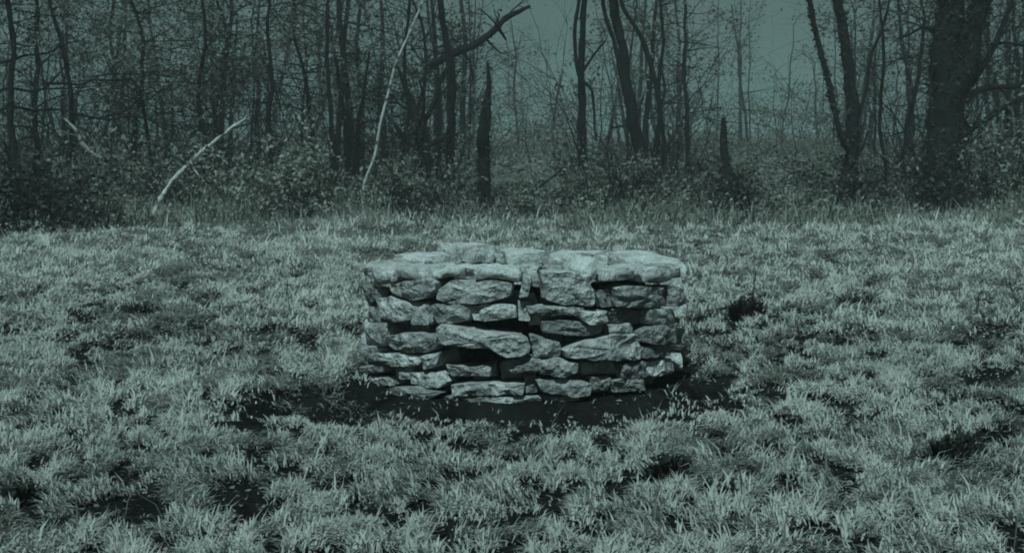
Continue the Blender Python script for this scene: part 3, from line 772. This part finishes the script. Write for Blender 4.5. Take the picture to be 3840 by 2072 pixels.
# --- leafy understorey trees whose foliage fills the upper left
def leafy(label, px, depth, zlo, zhi, wpx, n, leaf, size):
    X = (px - 512) / F * depth; root = thing('understorey_tree', label, 'tree', (X, depth, gz(X, depth)), 'leafy trees inside the wood')
    s_ = nxt(); rr = random.Random(s_); rn = np.random.default_rng(s_); W = wpx * depth / F / 2
    p = [Vector((X, depth, gz(X, depth) - .05)), Vector((X + rr.uniform(-.2, .2), depth, zlo)), Vector((X + rr.uniform(-.5, .5), depth + rr.uniform(-.3, .3), (zlo + zhi) / 2)), Vector((X + rr.uniform(-.6, .6), depth, zhi))]
    sp = wander(smooth_path(p, .2), .08, s_); rads = lerp_radii([.07, .055, .04, .012], len(sp)); bb = Buf(); tube(bb, sp, rads, 7, .3, s_)
    obj('trunk', to_local(bb, root).mesh('trunk', True), M['bark'], root)
    bb = Buf(); tips = []
    for k in range(26):
        i = rr.randint(len(sp) // 4, len(sp) - 1)
        d = Vector((rr.gauss(0, 1), rr.gauss(0, .8), rr.uniform(-.1, .7))).normalized()
        twigs(bb, sp[i], d, W * rr.uniform(.45, .9), max(rads[i] * .4, .012), 2, rr, tips, 4, .7, .03)
    obj('branches', to_local(bb, root).mesh('branches', True), M['bark'], root)['kind'] = 'stuff'
    tp = np.array([tuple(t) for t in tips]); C = tp[rn.integers(0, len(tp), n)] + rn.normal(0, .11, (n, 3))
    lb = Buf(); leaves(lb, C, size, rn, .3); obj('crown', to_local(lb, root).mesh('crown'), M[leaf], root)
for a in [
    ('leafy tree filling the top left corner of the picture', 40, 27.5, 1.6, 6.5, 190, 4862, 'mleaf', .05),
    ('leafy tree hanging over the short bleached stick', 130, 29.5, 1.7, 6.0, 190, 4301, 'mleaf', .05),
    ('leafy tree above the long bleached limb', 222, 31.5, 1.9, 6.0, 190, 4301, 'mleaf', .05),
    ('leafy tree above the widest pale bush', 310, 33.0, 2.2, 6.5, 180, 3927, 'mleaf', .05),
    ('dark leafy tree behind the forked and crooked trees', 420, 33.5, 2.0, 6.0, 150, 1980, 'dleaf', .05),
    ('leafy tree behind the leaning stems with open crown', 690, 38.0, 3.0, 8.0, 100, 1683, 'mleaf', .055),
    ('leafy tree seen between the twin stemmed and ivy-clad trees', 900, 34.0, 2.0, 7.0, 170, 2057, 'mleaf', .05),
    ('leafy tree at the right edge behind the ivy-clad tree', 1010, 32.0, 1.8, 6.5, 150, 2244, 'mleaf', .05),
]:
    leafy(*a)

# --- the wood beyond, one mass
bb = Buf(); lb = Buf(); rr = random.Random(77); rn = np.random.default_rng(77)
for k in range(230):
    y = rr.uniform(36, 95); x = rr.uniform(-.46, .46) * y
    px = 512 + x / y * F
    if 480 < px < 576 and (y < 80 or rr.random() < .6): continue
    if 685 < px < 832 and (y < 76 or rr.random() < .5): continue
    if px < 420 and rr.random() < .35: continue
    h = rr.uniform(5, 11); r0 = rr.uniform(.04, .15); b0 = Vector((x, y, gz(x, y) - .1)); lean = rr.gauss(0, .09)
    pts = wander([b0 + Vector((lean * h * i / 7, 0, h * i / 7)) for i in range(8)], .25, k)
    tube(bb, pts, lerp_radii([r0, r0 * .3], 8), 5)
    tips = []
    for j in range(6):
        i = rr.randint(2, 7); twigs(bb, pts[i], Vector((rr.gauss(0, 1), rr.gauss(0, 1), rr.uniform(0, .9))), rr.uniform(.8, 2.0), r0 * .35, 1, rr, tips, 3)
    if rr.random() < .6:
        tp = np.array([tuple(t) for t in tips]); m_ = 130
        leaves(lb, tp[rn.integers(0, len(tp), m_)] + rn.normal(0, .22, (m_, 3)), .09, rn)
for k in range(420):
    y = rr.uniform(30, 90); x = rr.uniform(-.46, .46) * y; px = 512 + x / y * F
    if 480 < px < 565 and rr.random() < .6: continue
    hh = rr.uniform(.3, 1.3)
    leaves(lb, blob_points((x, y, gz(x, y) + hh * .5), (rr.uniform(.5, 1.3), .6, hh * .6), 90, rn, .1), .075, rn)
for k in range(300):
    y = rr.uniform(42, 85); x = rr.uniform(-.44, .44) * y; px = 512 + x / y * F
    if (478 < px < 574 or 690 < px < 830) and (y < 55 or rr.random() < .75): continue
    z = gz(x, y) + rr.uniform(1.2, 9.0); a = rr.uniform(.6, 1.7)
    leaves(lb, blob_points((x, y, z), (a, a, a * .7), 110, rn, .0), .085, rn)
for k in range(170):
    y = rr.uniform(62, 100); px = rr.choice((rr.uniform(470, 585), rr.uniform(680, 840))); x = (px - 512) / F * y
    z = gz(x, y) + 3.4 * rr.random() ** 1.8 + .2; a = rr.uniform(.5, 1.3)
    leaves(lb, blob_points((x, y, z), (a, a, a * .7), 70, rn, .0), .08, rn)
for k in range(260):
    y = rr.uniform(55, 100); x = rr.uniform(-.44, .44) * y; b0 = Vector((x, y, gz(x, y)))
    twigs(bb, b0, Vector((rr.gauss(0, .3), rr.gauss(0, .3), 1)), rr.uniform(1.5, 4), .03, 2, rr, [], 3)
fw = tag(thing('far_woods', 'misty woodland of thin trunks receding behind the clearing', 'woods', (0, 60, 0)), kind='stuff')
obj('trunks', to_local(bb, fw).mesh('trunks', True), M['bark'], fw)['kind'] = 'stuff'
obj('foliage', to_local(lb, fw).mesh('foliage'), M['leaf'], fw)['kind'] = 'stuff'
# leaf litter on the floor of the wood
lb = Buf(); n = 26000; y = np.sqrt(rn.uniform(24 ** 2, 52 ** 2, n)); x = rn.uniform(-.44, .44, n) * y
leaves(lb, np.stack([x, y, ground_h(x, y) + rn.uniform(.01, .06, n)], 1), .06, rn, .75)
n = 24000; y = np.sqrt(rn.uniform(45 ** 2, 100 ** 2, n)); x = rn.uniform(-.46, .46, n) * y
leaves(lb, np.stack([x, y, ground_h(x, y) + rn.uniform(.02, .5, n)], 1), .11, rn, .3)
tag(obj('leaf_litter', lb.mesh('leaf_litter'), M['litter']), 'dead leaves strewn on the floor of the wood', 'leaf litter', kind='stuff')

n = 90000; y = np.sqrt(rn.uniform(3.4 ** 2, 25 ** 2, n)); x = rn.uniform(-1, 1, n) * (.42 * y + 1.0)
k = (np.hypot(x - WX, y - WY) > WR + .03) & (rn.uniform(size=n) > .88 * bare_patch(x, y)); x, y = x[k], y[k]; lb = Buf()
leaves(lb, np.stack([x, y, ground_h(x, y) + rn.uniform(.004, .03, len(x))], 1), .010 + .0011 * y, rn, .8)
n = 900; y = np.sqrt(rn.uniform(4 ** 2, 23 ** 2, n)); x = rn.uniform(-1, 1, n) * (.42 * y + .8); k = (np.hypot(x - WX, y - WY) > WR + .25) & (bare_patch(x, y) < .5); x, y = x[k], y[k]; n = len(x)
V, Q, T, t = blades(x, y, rn.uniform(.10, .24, n), rn.uniform(.003, .005, n) + .0004 * y, rn.uniform(0, 6.28, n), rn.uniform(.1, 1.0, n), rn.uniform(0, .7, n))
lb.add(V, Q, T, t)
tag(obj('thatch', lb.mesh('thatch'), M['litter']), 'scraps of dead leaves and thatch lying between the grass tufts', 'thatch', kind='stuff')

# undergrowth of tall dry stems and leaves along the edge of the wood
ub = Buf(); r = np.random.default_rng(91); n = 38000
y = 22.2 + 8.5 * r.uniform(size=n) ** 1.15; x = r.uniform(-.43, .43, n) * y; px = 512 + x / y * F
d = np.clip(vnoise(x, y, .8, 71) * 1.5 - .25 - .45 * ((px > 478) & (px < 572)) - .25 * ((px > 690) & (px < 820)), .06, 1)
k = r.uniform(size=n) < d; x, y, d = x[k], y[k], d[k]; n = len(x)
V, Q, T, t = blades(x, y, r.uniform(.15, .62, n) * (.4 + .8 * d), r.uniform(.014, .034, n), r.uniform(0, 6.28, n), np.clip(r.normal(.5, .35, n), .05, 1.3), r.beta(1.5, 1.7, n))
ub.add(V, Q, None, t); ub.t.append(T); ub.tone_t.append(np.asarray(t, np.float32))
m_ = 14000; q = r.integers(0, n, m_)
leaves(ub, np.stack([x[q], y[q], ground_h(x[q], y[q]) + r.uniform(.03, .75, m_) * d[q]], 1) + r.normal(0, .06, (m_, 3)), .042, r)
tag(obj('undergrowth', ub.mesh('undergrowth'), M['pleaf']), 'tangle of dry stalks and leaves along the edge of the wood', 'undergrowth', kind='stuff')

# bramble thicket: bare arching stems tangled in the left part of the wood and at its right end
tb = Buf(); rr = random.Random(55)
for k in range(520):
    px = rr.choice((rr.uniform(-30, 460), rr.uniform(-30, 460), rr.uniform(-30, 460), rr.uniform(590, 680), rr.uniform(860, 1050))); y = rr.uniform(24.6, 33)
    x = (px - 512) / F * y
    twigs(tb, Vector((x, y, gz(x, y) - .03)), Vector((rr.gauss(0, .45), rr.gauss(0, .4), 1)), rr.uniform(.8, 3.8), rr.uniform(.008, .02), 3 if k % 3 == 0 else 2, rr, [], 3, .65, rr.uniform(0, .09))
for k in range(260):
    px = rr.uniform(-40, 450) if k % 5 else rr.uniform(940, 1060); y = rr.uniform(25, 34); x = (px - 512) / F * y
    d = Vector((rr.choice((-1, 1)) * rr.uniform(.5, 1.4), rr.gauss(0, .4), rr.gauss(.25, .5)))
    twigs(tb, Vector((x, y, gz(x, y) + rr.uniform(.6, 4.6))), d, rr.uniform(.8, 2.4), rr.uniform(.006, .013), 2, rr, [], 3, .7, .02)
tag(obj('bramble_thicket', tb.mesh('bramble_thicket', True), M['bark']), 'tangle of bare arching bramble stems inside the wood edge', 'thicket', kind='stuff')

# --- weeds standing in the grass
def weed(label, px, py, wpx, hpx, n, stalks=()):
    d = ray(px, py); t = CAMH / -d.z; X, Y = d.x * t, d.y * t
    root = thing('weed_clump', label, 'weed', (X, Y, gz(X, Y)), 'dark weeds in the grass'); s_ = nxt(); r = np.random.default_rng(s_); k = Y / F
    lb = Buf(); W, H = wpx * k / 2, hpx * k
    a = r.uniform(0, 6.28, n); q = r.uniform(0, 1, n) ** .7 * W
    V, Q, T, tn = blades(X + np.cos(a) * q, Y + np.sin(a) * q * .7, r.uniform(.5, 1.1, n) * H, r.uniform(.010, .022, n), a + r.normal(0, .5, n), r.uniform(.2, .9, n), r.uniform(0, 1, n))
    lb.add(V, Q, T, tn); 
    leaves(lb, blob_points((X, Y, gz(X, Y) + H * .5), (W, W * .7, H * .5), n // 2, r, .1), .022, r)
    obj('foliage', to_local(lb, root).mesh('foliage'), M['weed'], root)
    for st in stalks:
        P = [at(p[0], p[1], Y) for p in st]; P[0].z = gz(P[0].x, Y) - .01; sp = smooth_path(P, .05); bb = Buf(); tube(bb, sp, lerp_radii([.009, .004], len(sp)), 5, .2, s_)
        obj('stalk', to_local(bb, root).mesh('stalk', True), M['weed'], root)
weed('dark weed clump with one tall bare stalk, right of the well', 747, 322, 34, 24, 240, [[(749, 320), (752, 300), (756, 272)]])
weed('slanting dark weed clump farther right of the well', 862, 312, 44, 18, 170, [[(846, 312), (862, 303), (884, 291)]])
weed('small dark weed clump left of the well near the bright grass', 140, 322, 40, 18, 170)
weed('ragged dark weed in the near grass at lower right', 955, 470, 48, 32, 150)
weed('ragged dark weed below the well in the near grass', 668, 492, 50, 28, 150)
weed('ragged dark weed at the lower left corner', 22, 508, 50, 22, 150)

# ------------------------------------------------------------------ haze
def haze():
    x0, x1, y0, y1, z0, z1 = -190, 190, -60, 235, -4.2, 46
    V = [(x, y, z) for x in (x0, x1) for y in (y0, y1) for z in (z0, z1)]
    Q = [(0, 1, 3, 2), (4, 6, 7, 5), (0, 4, 5, 1), (2, 3, 7, 6), (0, 2, 6, 4), (1, 5, 7, 3)]
    b = Buf(); b.add(V, Q)
    m = bpy.data.materials.new('haze'); m.use_nodes = True; n = m.node_tree; n.nodes.clear()
    o = n.nodes.new('ShaderNodeOutputMaterial'); v = n.nodes.new('ShaderNodeVolumePrincipled')
    v.inputs['Color'].default_value = (.9, .92, .92, 1); v.inputs['Density'].default_value = 0.0021; v.inputs['Anisotropy'].default_value = 0.0
    n.links.new(v.outputs[0], o.inputs['Volume'])
    tag(obj('haze', b.mesh('haze'), m), 'thin pale mist hanging through the wood', 'haze', kind='stuff')
haze()
